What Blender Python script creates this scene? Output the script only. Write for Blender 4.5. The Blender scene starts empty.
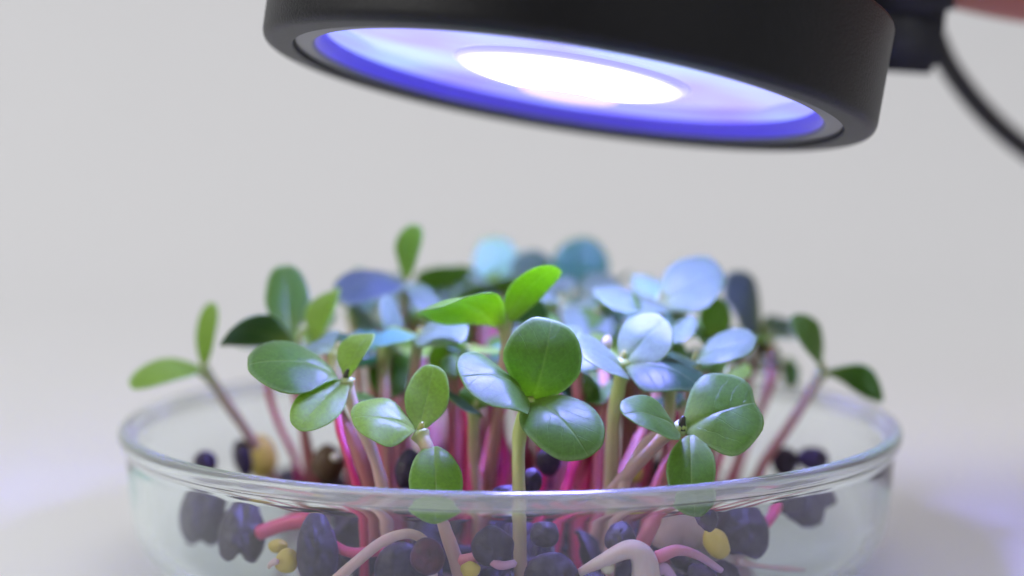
import bpy, bmesh, math, random
from mathutils import Vector, Matrix, noise
random.seed(7)
S = bpy.context.scene
COL = S.collection
MM = 0.001
rad = math.radians

# ------------------------------------------------------------------ camera
F = 2005.0
PITCH = rad(5.7)
CAM = Vector((0.2, -256.0, 62.6))          # millimetres
FWD = Vector((0, math.cos(PITCH), -math.sin(PITCH)))
UPV = Vector((0, math.sin(PITCH), math.cos(PITCH)))
RGT = Vector((1, 0, 0))

def at(px, py, Y):
    """point in mm seen at a pixel of the photograph, at depth Y behind the dish centre"""
    d = FWD + RGT*((px-512)/F) - UPV*((py-288)/F)
    return CAM + d*((Y-CAM.y)/d.y)

def ppm(Y):                                # pixels per millimetre at depth Y
    return F/(Y-CAM.y)

cam = bpy.data.cameras.new('camera'); camo = bpy.data.objects.new('camera', cam); COL.objects.link(camo)
camo.location = CAM*MM; camo.rotation_euler = (rad(90)-PITCH, 0, 0)
cam.sensor_width = 36; cam.lens = F/1024*36
cam.clip_start = 0.005; cam.clip_end = 20
cam.dof.use_dof = True; cam.dof.focus_distance = 0.2195; cam.dof.aperture_fstop = 9.0
cam.dof.aperture_blades = 0
S.camera = camo

# ------------------------------------------------------------------ materials
def mat(name):
    m = bpy.data.materials.new(name); m.use_nodes = True
    nt = m.node_tree; nt.nodes.clear()
    out = nt.nodes.new('ShaderNodeOutputMaterial')
    return m, nt, out
def N(nt, t, **kw):
    n = nt.nodes.new(t)
    for k, v in kw.items():
        if k in n.inputs: n.inputs[k].default_value = v
        else: setattr(n, k, v)
    return n
def math_(nt, op, a, b=None, c=None):
    n = nt.nodes.new('ShaderNodeMath'); n.operation = op
    for i, v in enumerate((a, b, c)):
        if v is None: continue
        if isinstance(v, (int, float)): n.inputs[i].default_value = v
        else: nt.links.new(v, n.inputs[i])
    return n.outputs[0]
def mixc(nt, fac, a, b, mode='MIX'):
    n = nt.nodes.new('ShaderNodeMix'); n.data_type = 'RGBA'; n.blend_type = mode
    for s, v in ((n.inputs[0], fac), (n.inputs[6], a), (n.inputs[7], b)):
        if isinstance(v, (int, float)): s.default_value = v
        elif isinstance(v, tuple): s.default_value = (*v, 1) if len(v) == 3 else v
        else: nt.links.new(v, s)
    return n.outputs[2]
def simple(name, col, rough=0.5, bump=0, bscale=2000, var=0.0, vscale=200, **kw):
    m, nt, out = mat(name)
    p = N(nt, 'ShaderNodeBsdfPrincipled', Roughness=rough)
    for k, v in kw.items(): p.inputs[k.replace('_', ' ')].default_value = v
    p.inputs['Base Color'].default_value = (*col, 1)
    tc = N(nt, 'ShaderNodeTexCoord')
    if var:
        n = N(nt, 'ShaderNodeTexNoise', Scale=vscale, Detail=5.0); nt.links.new(tc.outputs['Object'], n.inputs['Vector'])
        c = mixc(nt, n.outputs['Fac'], tuple(v*(1-var) for v in col), tuple(min(1, v*(1+var)) for v in col))
        nt.links.new(c, p.inputs['Base Color'])
    if bump:
        n = N(nt, 'ShaderNodeTexNoise', Scale=bscale, Detail=3.0); nt.links.new(tc.outputs['Object'], n.inputs['Vector'])
        b = N(nt, 'ShaderNodeBump', Strength=bump, Distance=0.0002); nt.links.new(n.outputs['Fac'], b.inputs['Height'])
        nt.links.new(b.outputs[0], p.inputs['Normal'])
    nt.links.new(p.outputs[0], out.inputs[0])
    return m

def leaf_material():
    m, nt, out = mat('cotyledon')
    at_ = N(nt, 'ShaderNodeAttribute', attribute_name='Col')
    uv = N(nt, 'ShaderNodeUVMap', uv_map='UVMap')
    sp = N(nt, 'ShaderNodeSeparateXYZ'); nt.links.new(uv.outputs[0], sp.inputs[0])
    tc = N(nt, 'ShaderNodeTexCoord')
    wob = N(nt, 'ShaderNodeTexNoise', Scale=420.0, Detail=3.0); nt.links.new(tc.outputs['Object'], wob.inputs['Vector'])
    fine = N(nt, 'ShaderNodeTexNoise', Scale=2600.0, Detail=4.0); nt.links.new(tc.outputs['Object'], fine.inputs['Vector'])
    u = math_(nt, 'ABSOLUTE', math_(nt, 'SUBTRACT', sp.outputs[0], 0.5))
    v = sp.outputs[1]
    # midrib that thins out towards the tip
    mw = math_(nt, 'MULTIPLY_ADD', v, -0.028, 0.040)
    mid = math_(nt, 'SUBTRACT', 1.0, math_(nt, 'SMOOTH_MIN', math_(nt, 'DIVIDE', u, mw), 1.0, 0.3))
    mid = math_(nt, 'MAXIMUM', mid, 0.0)
    # side veins rising from the midrib
    q = math_(nt, 'SUBTRACT', v, math_(nt, 'MULTIPLY', u, 1.1))
    q = math_(nt, 'MULTIPLY_ADD', wob.outputs['Fac'], 0.16, q)
    sv = math_(nt, 'ABSOLUTE', math_(nt, 'SINE', math_(nt, 'MULTIPLY', q, 15.0)))
    sv = math_(nt, 'MAXIMUM', math_(nt, 'SUBTRACT', 1.0, math_(nt, 'MULTIPLY', sv, 7.0)), 0.0)
    veins = math_(nt, 'MAXIMUM', mid, math_(nt, 'MULTIPLY', sv, 0.35))
    c = mixc(nt, math_(nt, 'MULTIPLY', wob.outputs['Fac'], 0.5), at_.outputs['Color'], (0.6, 0.7, 0.5), 'MULTIPLY')
    c = mixc(nt, math_(nt, 'MULTIPLY', veins, 0.24), c, (0.40, 0.52, 0.18))
    sat = N(nt, 'ShaderNodeMapRange'); nt.links.new(fine.outputs['Fac'], sat.inputs['Value'])
    sat.inputs['From Min'].default_value = 0.3; sat.inputs['From Max'].default_value = 0.7
    sat.inputs['To Min'].default_value = 0.88; sat.inputs['To Max'].default_value = 1.12
    hs = N(nt, 'ShaderNodeHueSaturation'); nt.links.new(c, hs.inputs['Color']); nt.links.new(sat.outputs[0], hs.inputs['Value'])
    c = hs.outputs[0]
    p = N(nt, 'ShaderNodeBsdfPrincipled', Roughness=0.42)
    p.inputs['Specular IOR Level'].default_value = 0.42
    p.inputs['Sheen Weight'].default_value = 0.04
    p.inputs['Sheen Roughness'].default_value = 0.5
    nt.links.new(c, p.inputs['Base Color'])
    rr = math_(nt, 'MULTIPLY_ADD', wob.outputs['Fac'], 0.28, 0.28); nt.links.new(rr, p.inputs['Roughness'])
    h = math_(nt, 'ADD', math_(nt, 'MULTIPLY', veins, -1.0), math_(nt, 'MULTIPLY', fine.outputs['Fac'], 0.35))
    h = math_(nt, 'ADD', h, math_(nt, 'MULTIPLY', wob.outputs['Fac'], 1.0))
    b = N(nt, 'ShaderNodeBump', Strength=0.55, Distance=0.00012); nt.links.new(h, b.inputs['Height'])
    nt.links.new(b.outputs[0], p.inputs['Normal'])
    t = N(nt, 'ShaderNodeBsdfTranslucent')
    tcx = mixc(nt, 1.0, c, (1.7, 1.8, 0.8), 'MULTIPLY'); nt.links.new(tcx, t.inputs['Color'])
    mx = N(nt, 'ShaderNodeMixShader'); mx.inputs[0].default_value = 0.46
    nt.links.new(p.outputs[0], mx.inputs[1]); nt.links.new(t.outputs[0], mx.inputs[2])
    nt.links.new(mx.outputs[0], out.inputs[0])
    return m

def stem_material():
    m, nt, out = mat('stem_skin')
    a = N(nt, 'ShaderNodeAttribute', attribute_name='Col')
    tc = N(nt, 'ShaderNodeTexCoord')
    mp = N(nt, 'ShaderNodeMapping'); mp.inputs['Scale'].default_value = (1, 1, 0.12); nt.links.new(tc.outputs['Object'], mp.inputs[0])
    n = N(nt, 'ShaderNodeTexNoise', Scale=2600.0, Detail=3.0); nt.links.new(mp.outputs[0], n.inputs['Vector'])
    c = mixc(nt, math_(nt, 'MULTIPLY', n.outputs['Fac'], 0.5), a.outputs['Color'], (0.8, 0.68, 0.66), 'MULTIPLY')
    p = N(nt, 'ShaderNodeBsdfPrincipled', Roughness=0.38); nt.links.new(c, p.inputs['Base Color'])
    p.inputs['Subsurface Weight'].default_value = 0.35
    p.inputs['Subsurface Radius'].default_value = (1, 0.4, 0.25); p.inputs['Subsurface Scale'].default_value = 0.0009
    b = N(nt, 'ShaderNodeBump', Strength=0.3, Distance=0.0001); nt.links.new(n.outputs['Fac'], b.inputs['Height'])
    nt.links.new(b.outputs[0], p.inputs['Normal'])
    nt.links.new(p.outputs[0], out.inputs[0])
    return m

def hull_material():
    m, nt, out = mat('seed_coat')
    a = N(nt, 'ShaderNodeAttribute', attribute_name='Col')
    tc = N(nt, 'ShaderNodeTexCoord')
    n = N(nt, 'ShaderNodeTexNoise', Scale=900.0, Detail=5.0); nt.links.new(tc.outputs['Object'], n.inputs['Vector'])
    mr = N(nt, 'ShaderNodeMapRange'); nt.links.new(n.outputs['Fac'], mr.inputs[0]); mr.inputs[1].default_value = .38; mr.inputs[2].default_value = .62
    c = mixc(nt, mr.outputs[0], a.outputs['Color'], (0.42, 0.30, 0.45), 'MULTIPLY')
    p = N(nt, 'ShaderNodeBsdfPrincipled', Roughness=0.52); nt.links.new(c, p.inputs['Base Color'])
    b = N(nt, 'ShaderNodeBump', Strength=0.8, Distance=0.0002); nt.links.new(n.outputs['Fac'], b.inputs['Height'])
    nt.links.new(b.outputs[0], p.inputs['Normal'])
    nt.links.new(p.outputs[0], out.inputs[0])
    return m

def glass_material():
    m, nt, out = mat('dish_glass')
    p = N(nt, 'ShaderNodeBsdfPrincipled', Roughness=0.0, IOR=1.5)
    p.inputs['Transmission Weight'].default_value = 1.0
    p.inputs['Base Color'].default_value = (.97, .99, .985, 1)
    tc = N(nt, 'ShaderNodeTexCoord')
    n = N(nt, 'ShaderNodeTexNoise', Scale=38.0, Detail=1.0); nt.links.new(tc.outputs['Object'], n.inputs['Vector'])
    b = N(nt, 'ShaderNodeBump', Strength=0.25, Distance=0.0006); nt.links.new(n.outputs['Fac'], b.inputs['Height'])
    nt.links.new(b.outputs[0], p.inputs['Normal'])
    sx = N(nt, 'ShaderNodeSeparateXYZ'); nt.links.new(tc.outputs['Object'], sx.inputs[0])
    rg = N(nt, 'ShaderNodeMapRange'); nt.links.new(sx.outputs[2], rg.inputs[0])
    rg.inputs[1].default_value = 0.0156; rg.inputs[2].default_value = 0.0164; rg.inputs[3].default_value = 0.0; rg.inputs[4].default_value = 0.11
    tr = math_(nt, 'MULTIPLY_ADD', rg.outputs[0], -1.9, 1.0); nt.links.new(tr, p.inputs['Transmission Weight'])
    nt.links.new(rg.outputs[0], p.inputs['Roughness'])
    nt.links.new(p.outputs[0], out.inputs['Surface'])
    v = N(nt, 'ShaderNodeVolumeAbsorption', Density=24.0); v.inputs['Color'].default_value = (0.52, 0.93, 0.84, 1)
    nt.links.new(v.outputs[0], out.inputs['Volume'])
    return m

def emis(name, col, strength, swirl=None, fade=None):
    m, nt, out = mat(name)
    e = N(nt, 'ShaderNodeEmission', Strength=strength); e.inputs['Color'].default_value = (*col, 1)
    if swirl:
        tc = N(nt, 'ShaderNodeTexCoord')
        n = N(nt, 'ShaderNodeTexNoise', Scale=42.0, Detail=1.5); nt.links.new(tc.outputs['Object'], n.inputs['Vector'])
        n.inputs['Distortion'].default_value = 0.6
        mr = N(nt, 'ShaderNodeMapRange'); nt.links.new(n.outputs['Fac'], mr.inputs[0])
        mr.inputs[1].default_value = 0.35; mr.inputs[2].default_value = 0.65
        nt.links.new(mixc(nt, mr.outputs[0], col, swirl), e.inputs['Color'])
    if fade:      # weaker towards the edge of the panel
        tc = N(nt, 'ShaderNodeTexCoord'); vl = N(nt, 'ShaderNodeVectorMath', operation='LENGTH'); nt.links.new(tc.outputs['Object'], vl.inputs[0])
        mr = N(nt, 'ShaderNodeMapRange'); nt.links.new(vl.outputs['Value'], mr.inputs[0]); mr.interpolation_type = 'SMOOTHSTEP'
        mr.inputs[1].default_value = fade[0]; mr.inputs[2].default_value = fade[1]; mr.inputs[3].default_value = 1; mr.inputs[4].default_value = 0
        nt.links.new(math_(nt, 'MULTIPLY_ADD', math_(nt, 'POWER', mr.outputs[0], 2.6), strength, fade[2]), e.inputs['Strength'])
    p = N(nt, 'ShaderNodeBsdfPrincipled', Roughness=0.08); p.inputs['Base Color'].default_value = (0.05, 0.05, 0.08, 1)
    a = N(nt, 'ShaderNodeAddShader'); nt.links.new(e.outputs[0], a.inputs[0]); nt.links.new(p.outputs[0], a.inputs[1])
    nt.links.new(a.outputs[0], out.inputs[0])
    return m

M_LEAF = leaf_material(); M_STEM = stem_material(); M_HULL = hull_material(); M_GLASS = glass_material()
M_BLACK = simple('black_anodised', (0.004, 0.004, 0.005), 0.40, bump=0.5, bscale=3500, var=0.3, vscale=600, Specular_IOR_Level=0.25)
M_GREY = simple('grey_retaining_ring', (0.16, 0.16, 0.175), 0.35, Metallic=0.6)
M_PLASTIC = simple('black_plastic', (0.010, 0.010, 0.017), 0.5, var=0.2)
M_RECESS = simple('blue_lit_inner_wall', (0.17, 0.12, 0.80), 0.35)  # blue lamp light on the wall put into its colour
M_CABLE = simple('cable_rubber', (0.010, 0.010, 0.012), 0.5)
M_LENS = emis('lit_lens', (0.25, 0.20, 0.98), 1.4, (0.33, 0.46, 1.0))
M_LED = emis('lit_led', (0.26, 0.25, 1.0), 165.0, fade=(0.0078, 0.0152, 1.6))
M_REFLECTION = emis('glowing_reflection', (1.0, 0.74, 0.97), 0.95)  # pink glow standing in for the panel's reflection
M_SKIN = simple('skin', (0.44, 0.15, 0.125), 0.5, var=0.12, vscale=120, Subsurface_Weight=0.2, Subsurface_Scale=0.004)
M_NAIL = simple('nail', (0.62, 0.34, 0.30), 0.25)
M_TABLE = simple('white_sweep', (0.785, 0.785, 0.80), 0.62, bump=0.05, bscale=600, var=0.012, vscale=9)

# ------------------------------------------------------------------ object helpers
def mesh_obj(name, bm, material, parent=None, origin=None, smooth=True):
    """bm in millimetres, world coordinates; origin mm"""
    org = Vector(origin) if origin is not None else Vector((0, 0, 0))
    base = Vector(parent['_o']) if parent is not None and '_o' in parent else Vector((0, 0, 0))
    if origin is None and parent is not None: org = base
    for v in bm.verts: v.co = (v.co - org)*MM
    me = bpy.data.meshes.new(name); bm.to_mesh(me); bm.free()
    if smooth: me.polygons.foreach_set('use_smooth', [True]*len(me.polygons))
    me.materials.append(material)
    o = bpy.data.objects.new(name, me); COL.objects.link(o)
    o['_o'] = tuple(org)
    if parent is not None: o.parent = parent; o.location = (org-base)*MM
    else: o.location = org*MM
    return o
def thing(name, label, cat, loc, group=None):
    o = bpy.data.objects.new(name, None); COL.objects.link(o); o.location = Vector(loc)*MM
    o.empty_display_size = 0.005
    o['_o'] = tuple(loc); o['label'] = label; o['category'] = cat
    if group: o['group'] = group
    return o
def tag(o, label=None, cat=None, group=None, kind=None):
    for k, v in (('label', label), ('category', cat), ('group', group), ('kind', kind)):
        if v: o[k] = v
    return o

def catmull(P, n):
    P = [Vector(p) for p in P]
    if len(P) == 2: return [P[0].lerp(P[1], i/n) for i in range(n+1)]
    Q = [P[0]*2-P[1]]+P+[P[-1]*2-P[-2]]
    out = []
    for i in range(1, len(Q)-2):
        a, b, c, d = Q[i-1:i+3]
        for k in range(n):
            t = k/n
            out.append(0.5*((2*b)+(c-a)*t+(2*a-5*b+4*c-d)*t*t+(3*b-a-3*c+d)*t**3))
    out.append(Q[-2]); return out
def tube(bm, pts, rfun, seg=12, colf=None, closed_ends=True, flat=1.0):
    lay = bm.loops.layers.float_color.get('Col') if colf else None
    n = len(pts); rings = []
    prev = None
    for i, p in enumerate(pts):
        t = (pts[min(i+1, n-1)]-pts[max(i-1, 0)]).normalized()
        if prev is None:
            a = t.orthogonal().normalized()
        else:
            a = (prev - t*prev.dot(t)).normalized()
        prev = a; b = t.cross(a)
        r = rfun(i/(n-1))
        rings.append([bm.verts.new(p+(a*math.cos(2*math.pi*k/seg)+b*math.sin(2*math.pi*k/seg)*flat)*r) for k in range(seg)])
    fs = []
    for i in range(n-1):
        for k in range(seg):
            f = bm.faces.new((rings[i][k], rings[i][(k+1) % seg], rings[i+1][(k+1) % seg], rings[i+1][k]))
            if lay:
                for l in f.loops:
                    l[lay] = (*colf((i if l.vert in rings[i] else i+1)/(n-1)), 1)
    if closed_ends:
        for ring, j, s in ((rings[0], 0, -1), (rings[-1], 1, 1)):
            d = (pts[0]-pts[1]).normalized() if j == 0 else (pts[-1]-pts[-2]).normalized()
            c = bm.verts.new((pts[0] if j == 0 else pts[-1])+d*rfun(j)*0.7)
            for k in range(seg):
                vs = (ring[(k+1) % seg], ring[k], c) if s < 0 else (ring[k], ring[(k+1) % seg], c)
                f = bm.faces.new(vs)
                if lay:
                    for l in f.loops: l[lay] = (*colf(j), 1)
    return rings
def lathe(bm, prof, seg=128, M=None, cap=False):
    M = M or Matrix.Identity(4)
    rings = []
    for r, z in prof:
        if r < 1e-6: rings.append([bm.verts.new(M @ Vector((0, 0, z)))])
        else: rings.append([bm.verts.new(M @ Vector((r*math.cos(2*math.pi*k/seg), r*math.sin(2*math.pi*k/seg), z))) for k in range(seg)])
    for a, b in zip(rings[:-1], rings[1:]):
        for k in range(seg):
            k2 = (k+1) % seg
            if len(a) == 1 and len(b) == 1: continue
            if len(a) == 1: bm.faces.new((a[0], b[k2], b[k]))
            elif len(b) == 1: bm.faces.new((a[k], a[k2], b[0]))
            else: bm.faces.new((a[k], a[k2], b[k2], b[k]))
    bmesh.ops.recalc_face_normals(bm, faces=bm.faces)
def fillet(P, rads, n=6):
    """round the corners of an open 2-D profile"""
    out = [P[0]]
    for i in range(1, len(P)-1):
        r = rads.get(i, 0)
        if not r: out.append(P[i]); continue
        a, b, c = Vector(P[i-1]), Vector(P[i]), Vector(P[i+1])
        u = (a-b).normalized()*r; w = (c-b).normalized()*r
        for k in range(n+1):
            t = k/n
            q = (b+u)*(1-t)**2 + b*2*t*(1-t) + (b+w)*t*t
            out.append((q.x, q.y))
    out.append(P[-1]); return out

# ------------------------------------------------------------------ leaf geometry
TONES = {   # upper surface, under surface colours
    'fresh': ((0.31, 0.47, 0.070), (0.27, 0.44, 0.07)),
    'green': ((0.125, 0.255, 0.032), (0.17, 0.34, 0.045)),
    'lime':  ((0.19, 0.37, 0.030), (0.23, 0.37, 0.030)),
    'slate': ((0.12, 0.17, 0.17), (0.12, 0.22, 0.08)),  # dark green leaf with the lamp's blue tint mixed into its colour
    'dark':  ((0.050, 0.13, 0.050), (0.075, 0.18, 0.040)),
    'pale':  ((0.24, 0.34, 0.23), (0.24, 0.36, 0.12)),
    'mint':  ((0.55, 0.80, 0.74), (0.50, 0.74, 0.62)),  # cyan-white lamp light put into the leaf colour
    'teal':  ((0.17, 0.39, 0.31), (0.20, 0.42, 0.22)),  # green leaf with the lamp's cyan tint mixed into its colour
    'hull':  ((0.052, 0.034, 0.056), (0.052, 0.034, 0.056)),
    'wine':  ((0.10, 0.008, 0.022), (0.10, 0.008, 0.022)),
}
def lerp3(a, b, t): return tuple(a[i]*(1-t)+b[i]*t for i in range(3))

def leaf_bm(B, T, width, tilt=45, side=0.0, arch=0.10, cup=0.0, notch=0.12, tone='green', thick=0.30, px=True, taper=0.55, seed=0, skew=0.0, twist=0.0, nrings=7, nseg=36, nw=0.42):
    """leaf from base B to tip T (mm); tilt 0: upper face towards the camera, 90: upwards, >90: we see its underside"""
    B = Vector(B); T = Vector(T); ax = T-B; L = ax.length; ax.normalize()
    mid = (B+T)*0.5
    toC = (CAM-mid).normalized()
    t = rad(tilt)
    n = toC*math.cos(t) + Vector((0, 0, 1))*math.sin(t) + RGT*side
    n = n - ax*n.dot(ax)
    if n.length < 0.05: n = toC - ax*toC.dot(ax)
    n.normalize()
    s = ax.cross(n).normalized()
    if px:   # width given in photograph pixels across the projected leaf
        vx = lambda v: Vector((v.dot(RGT), v.dot(UPV)))
        a2, s2 = vx(ax), vx(s)
        if a2.length > 1e-4:
            a2n = a2.normalized(); f = abs(s2.x*a2n.y - s2.y*a2n.x)
        else: f = 1
        width = width/ppm(mid.y)/max(f, 0.38)
        width = min(width, L*1.25)
    rnd = random.Random(seed*31+int(B.x*10))
    up_, un_ = TONES[tone]
    ybase = (0.40, 0.50, 0.11) if tone not in ('hull', 'wine') else up_
    bm = bmesh.new(); lay = bm.loops.layers.float_color.new('Col'); uvl = bm.loops.layers.uv.new('UVMap')
    info = {}
    ph = rnd.uniform(0, 6)
    def P2(r, th):
        # th 0 at the tip, pi at the base
        c, s_ = math.cos(th), math.sin(th)
        R = 1 - notch*math.exp(-(min(abs(th), 2*math.pi-abs(th))/nw)**2)
        R *= 1 + 0.022*math.sin(2*th+ph*3) + 0.018*math.sin(3*th+ph) + 0.011*math.sin(5*th+ph*2) + 0.005*math.sin(11*th+ph*5)
        w = 0.5*s_*R*(1+skew*c)
        # taper towards the base
        k = max(0.0, -c)
        w *= 1 - taper*k**1.6
        y = 0.5 + 0.5*c*R
        # centre shifted towards the tip so that the widest part lies beyond the middle
        cy = 0.52
        return (r*w, cy + (y-cy)*r)
    def warp(x, y, h):
        X = x*width; Y = y*L
        z = arch*4*y*(1-y)*L + cup*width*(2*x)**2 + 0.03*width*math.sin(6*y+ph)*(2*x) - 0.030*width*math.exp(-(x/0.05)**2)*(1-y)
        z += 0.03*width*noise.noise(Vector((x*3+ph, y*3, seed)))
        if tone in ('hull', 'wine'):
            z += 0.075*width*noise.noise(Vector((x*5+ph, y*5, seed+3))) + 0.03*width*noise.noise(Vector((x*13+ph, y*13, seed+5)))
        tw = rad(twist)*(y-0.3)
        return B + ax*Y + s*(X*math.cos(tw)) + n*(z + h + X*math.sin(tw))
    def mk(r, th, sgn):
        x, y = P2(r, th)
        h = thick*0.5*math.sqrt(max(0.0, 1-r**6))*sgn
        v = bm.verts.new(warp(x, y, h)); info[v] = (x, y, r, sgn); return v
    rs = [(i/nrings)**0.8 for i in range(1, nrings)] + [0.97, 1.0]
    top = []; bot = []
    for r in rs:
        top.append([mk(r, 2*math.pi*k/nseg, 1) for k in range(nseg)])
        if r < 1.0: bot.append([mk(r, 2*math.pi*k/nseg, -1) for k in range(nseg)])
    bot.append(top[-1])
    ct = mk(0.0, 0.0, 1); cb = mk(0.0, 0.0, -1)
    def face(vs, sgn):
        f = bm.faces.new(vs)
        for l in f.loops:
            x, y, r, _ = info[l.vert]
            c = up_ if sgn > 0 else un_
            yb = max(0.0, 1-y/0.48)**1.6*(1-0.5*min(1, abs(x)*3))
            c = lerp3(c, ybase, 0.75*yb)
            if tone not in ('hull', 'wine'):
                c = lerp3(c, (0.42, 0.56, 0.30), 0.55*max(0, (r-0.9)/0.1))
            else:
                c = lerp3(c, (0.14, 0.07, 0.22), 0.5*max(0, (r-0.9)/0.1))
            l[lay] = (*c, 1); l[uvl].uv = (x+0.5, y)
    for k in range(nseg):
        k2 = (k+1) % nseg
        face((ct, top[0][k], top[0][k2]), 1); face((cb, bot[0][k2], bot[0][k]), -1)
        for i in range(len(rs)-1):
            face((top[i][k], top[i+1][k], top[i+1][k2], top[i][k2]), 1)
            face((bot[i][k2], bot[i+1][k2], bot[i+1][k], bot[i][k]), -1)
    bm.normal_update()
    f0 = next(iter(ct.link_faces))
    if f0.normal.dot(n) < 0: bmesh.ops.reverse_faces(bm, faces=bm.faces)
    return bm

# ------------------------------------------------------------------ setting: white sweep
def sweep():
    bm = bmesh.new()
    prof = [(-900, 0), (-400, 0), (0, 0), (200, 0), (300, 0)]
    R = 160
    for k in range(1, 17):
        a = k/16*math.pi/2
        prof.append((300+R*math.sin(a), R-R*math.cos(a)))
    prof += [(460, 400), (460, 900), (460, 1400)]
    xs = [-1500, -800, -300, 0, 300, 800, 1500]
    g = [[bm.verts.new((x, y, z+2.0)) for x in xs] for y, z in prof]
    for i in range(len(prof)-1):
        for j in range(len(xs)-1):
            bm.faces.new((g[i][j], g[i][j+1], g[i+1][j+1], g[i+1][j]))
    o = mesh_obj('backdrop', bm, M_TABLE); o['kind'] = 'structure'
sweep()

# ------------------------------------------------------------------ glass dish
def dish():
    z0 = 2.3
    # one smooth closed-looking profile: foot, rounded heel, wall, slightly swollen fire-polished rim, inner wall, floor
    P = [(0, z0), (39.0, z0), (47.9, z0+0.2), (48.75, 15.0), (48.95, 17.9), (49.8, 18.75), (49.85, 20.0), (48.9, 20.6), (47.85, 20.1), (47.45, 18.8), (47.05, 16.8), (46.6, 12.0), (46.0, 4.2), (38.5, 4.0), (0, 4.0)]
    prof = fillet(P, {1: .6, 2: 8.0, 3: 1.0, 4: .9, 5: .5, 6: .6, 7: .6, 8: .75, 9: .8, 10: .9, 11: 1.5, 12: 6.0, 13: .5}, 10)
    fine = [prof[0]]
    for a, b in zip(prof[:-1], prof[1:]):
        d = math.dist(a, b); n = max(1, int(d/0.7))
        for k in range(1, n+1): fine.append((a[0]+(b[0]-a[0])*k/n, a[1]+(b[1]-a[1])*k/n))
    bm = bmesh.new(); lathe(bm, fine, 224)
    o = mesh_obj('petri_dish', bm, M_GLASS, origin=(0, 0, z0))
    tag(o, 'shallow round clear glass dish with rounded rim holding the sprouts on the white table', 'glass dish')
dish()

# ------------------------------------------------------------------ lamp
LC = at(567, 93, -21)
nrm = Vector((-math.sin(rad(9.4)), -math.sin(rad(8.6)), -1)).normalized()
zax = -nrm
xax = Vector((1, 0, 0)); xax = (xax - zax*xax.dot(zax)).normalized(); yax = zax.cross(xax)
LM = Matrix.Translation(LC) @ Matrix((xax, yax, zax)).transposed().to_4x4() @ Matrix.Scale(0.937, 4)
def lamp():
    t = thing('grow_lamp', 'round black lamp head glowing violet, tilted over the sprouts', 'lamp', LC)
    R = 38.3
    bm = bmesh.new()
    prof = fillet([(34.4, 0.75), (34.4, 0.0), (R, 0.0), (R+0.35, 13.4), (36.8, 13.4), (36.8, 14.6), (24, 17.5), (0, 17.5)], {1: .2, 2: 1.5, 3: 0.7, 5: .5, 6: 3}, 7)
    prof = prof + [(0, 16.5), (24, 16.5), (34.4, 12.5), (34.4, 0.75)]
    lathe(bm, prof, 160, LM); mesh_obj('housing', bm, M_BLACK, t)
    bm = bmesh.new()
    lathe(bm, fillet([(34.3, 2.2), (34.3, 0.55), (32.2, 0.35), (31.9, 0.6), (31.9, 2.2), (34.3, 2.2)], {1: .2, 2: .2, 3: .2}), 160, LM); mesh_obj('retaining_ring', bm, M_GREY, t)
    bm = bmesh.new()
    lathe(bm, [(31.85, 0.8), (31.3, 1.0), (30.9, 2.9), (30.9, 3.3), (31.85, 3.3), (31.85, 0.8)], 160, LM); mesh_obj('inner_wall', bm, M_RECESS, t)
    bm = bmesh.new()
    lathe(bm, [(0, 2.4), (15, 2.45), (25, 2.5), (30.8, 2.7), (30.8, 3.2), (0, 3.2)], 128, LM)
    ln = mesh_obj('lens', bm, M_LENS, t)
    bm = bmesh.new()
    LM2 = LM @ Matrix.Translation((0.3, 0, 0))
    lathe(bm, [(0, 1.35), (10, 1.5), (14.4, 1.95), (15.5, 2.7), (0, 2.7)], 96, LM2)
    mesh_obj('light_panel', bm, M_LED, t)
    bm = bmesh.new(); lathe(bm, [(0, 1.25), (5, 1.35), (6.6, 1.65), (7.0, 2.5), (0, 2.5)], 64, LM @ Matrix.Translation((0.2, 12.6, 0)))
    mesh_obj('painted_reflection', bm, M_REFLECTION, t)  # added glowing disc that paints the panel's reflection in the lens
    # bracket at the right rear: a block, a thicker clamp above, and a knob
    def block(name, cx, cy, Y0, hw, hh, hd, bev, rz=0, parent=t, ry=0):
        bm = bmesh.new(); bmesh.ops.create_cube(bm, size=1)
        c = at(cx, cy, Y0)
        bmesh.ops.scale(bm, vec=(2*hw, 2*hd, 2*hh), verts=bm.verts)
        bmesh.ops.bevel(bm, geom=bm.edges[:], offset=bev, segments=3, affect='EDGES')
        bmesh.ops.transform(bm, matrix=Matrix.Translation(c) @ Matrix.Rotation(rad(ry), 4, 'Y'), verts=bm.verts)
        return mesh_obj(name, bm, M_PLASTIC, parent)
    br = block('bracket', 898, 32, 14, 5.6, 5.3, 4, 1.2, ry=4)
    block('clamp', 896, -16, 14, 7.2, 3.8, 5.5, 1.0, ry=6)
    block('bracket_arm', 850, -40, 12, 12, 3.0, 4, 1.0, ry=9)
    # cable
    P = [at(905, 5, 22), at(928, 22, 30), at(950, 68, 36), at(985, 113, 40), at(1030, 152, 44), at(1095, 190, 50), at(1200, 215, 60), at(1400, 200, 80)]
    bm = bmesh.new(); tube(bm, catmull(P, 10), lambda u: 1.55, 14); mesh_obj('cable', bm, M_CABLE, t)
lamp()

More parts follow.
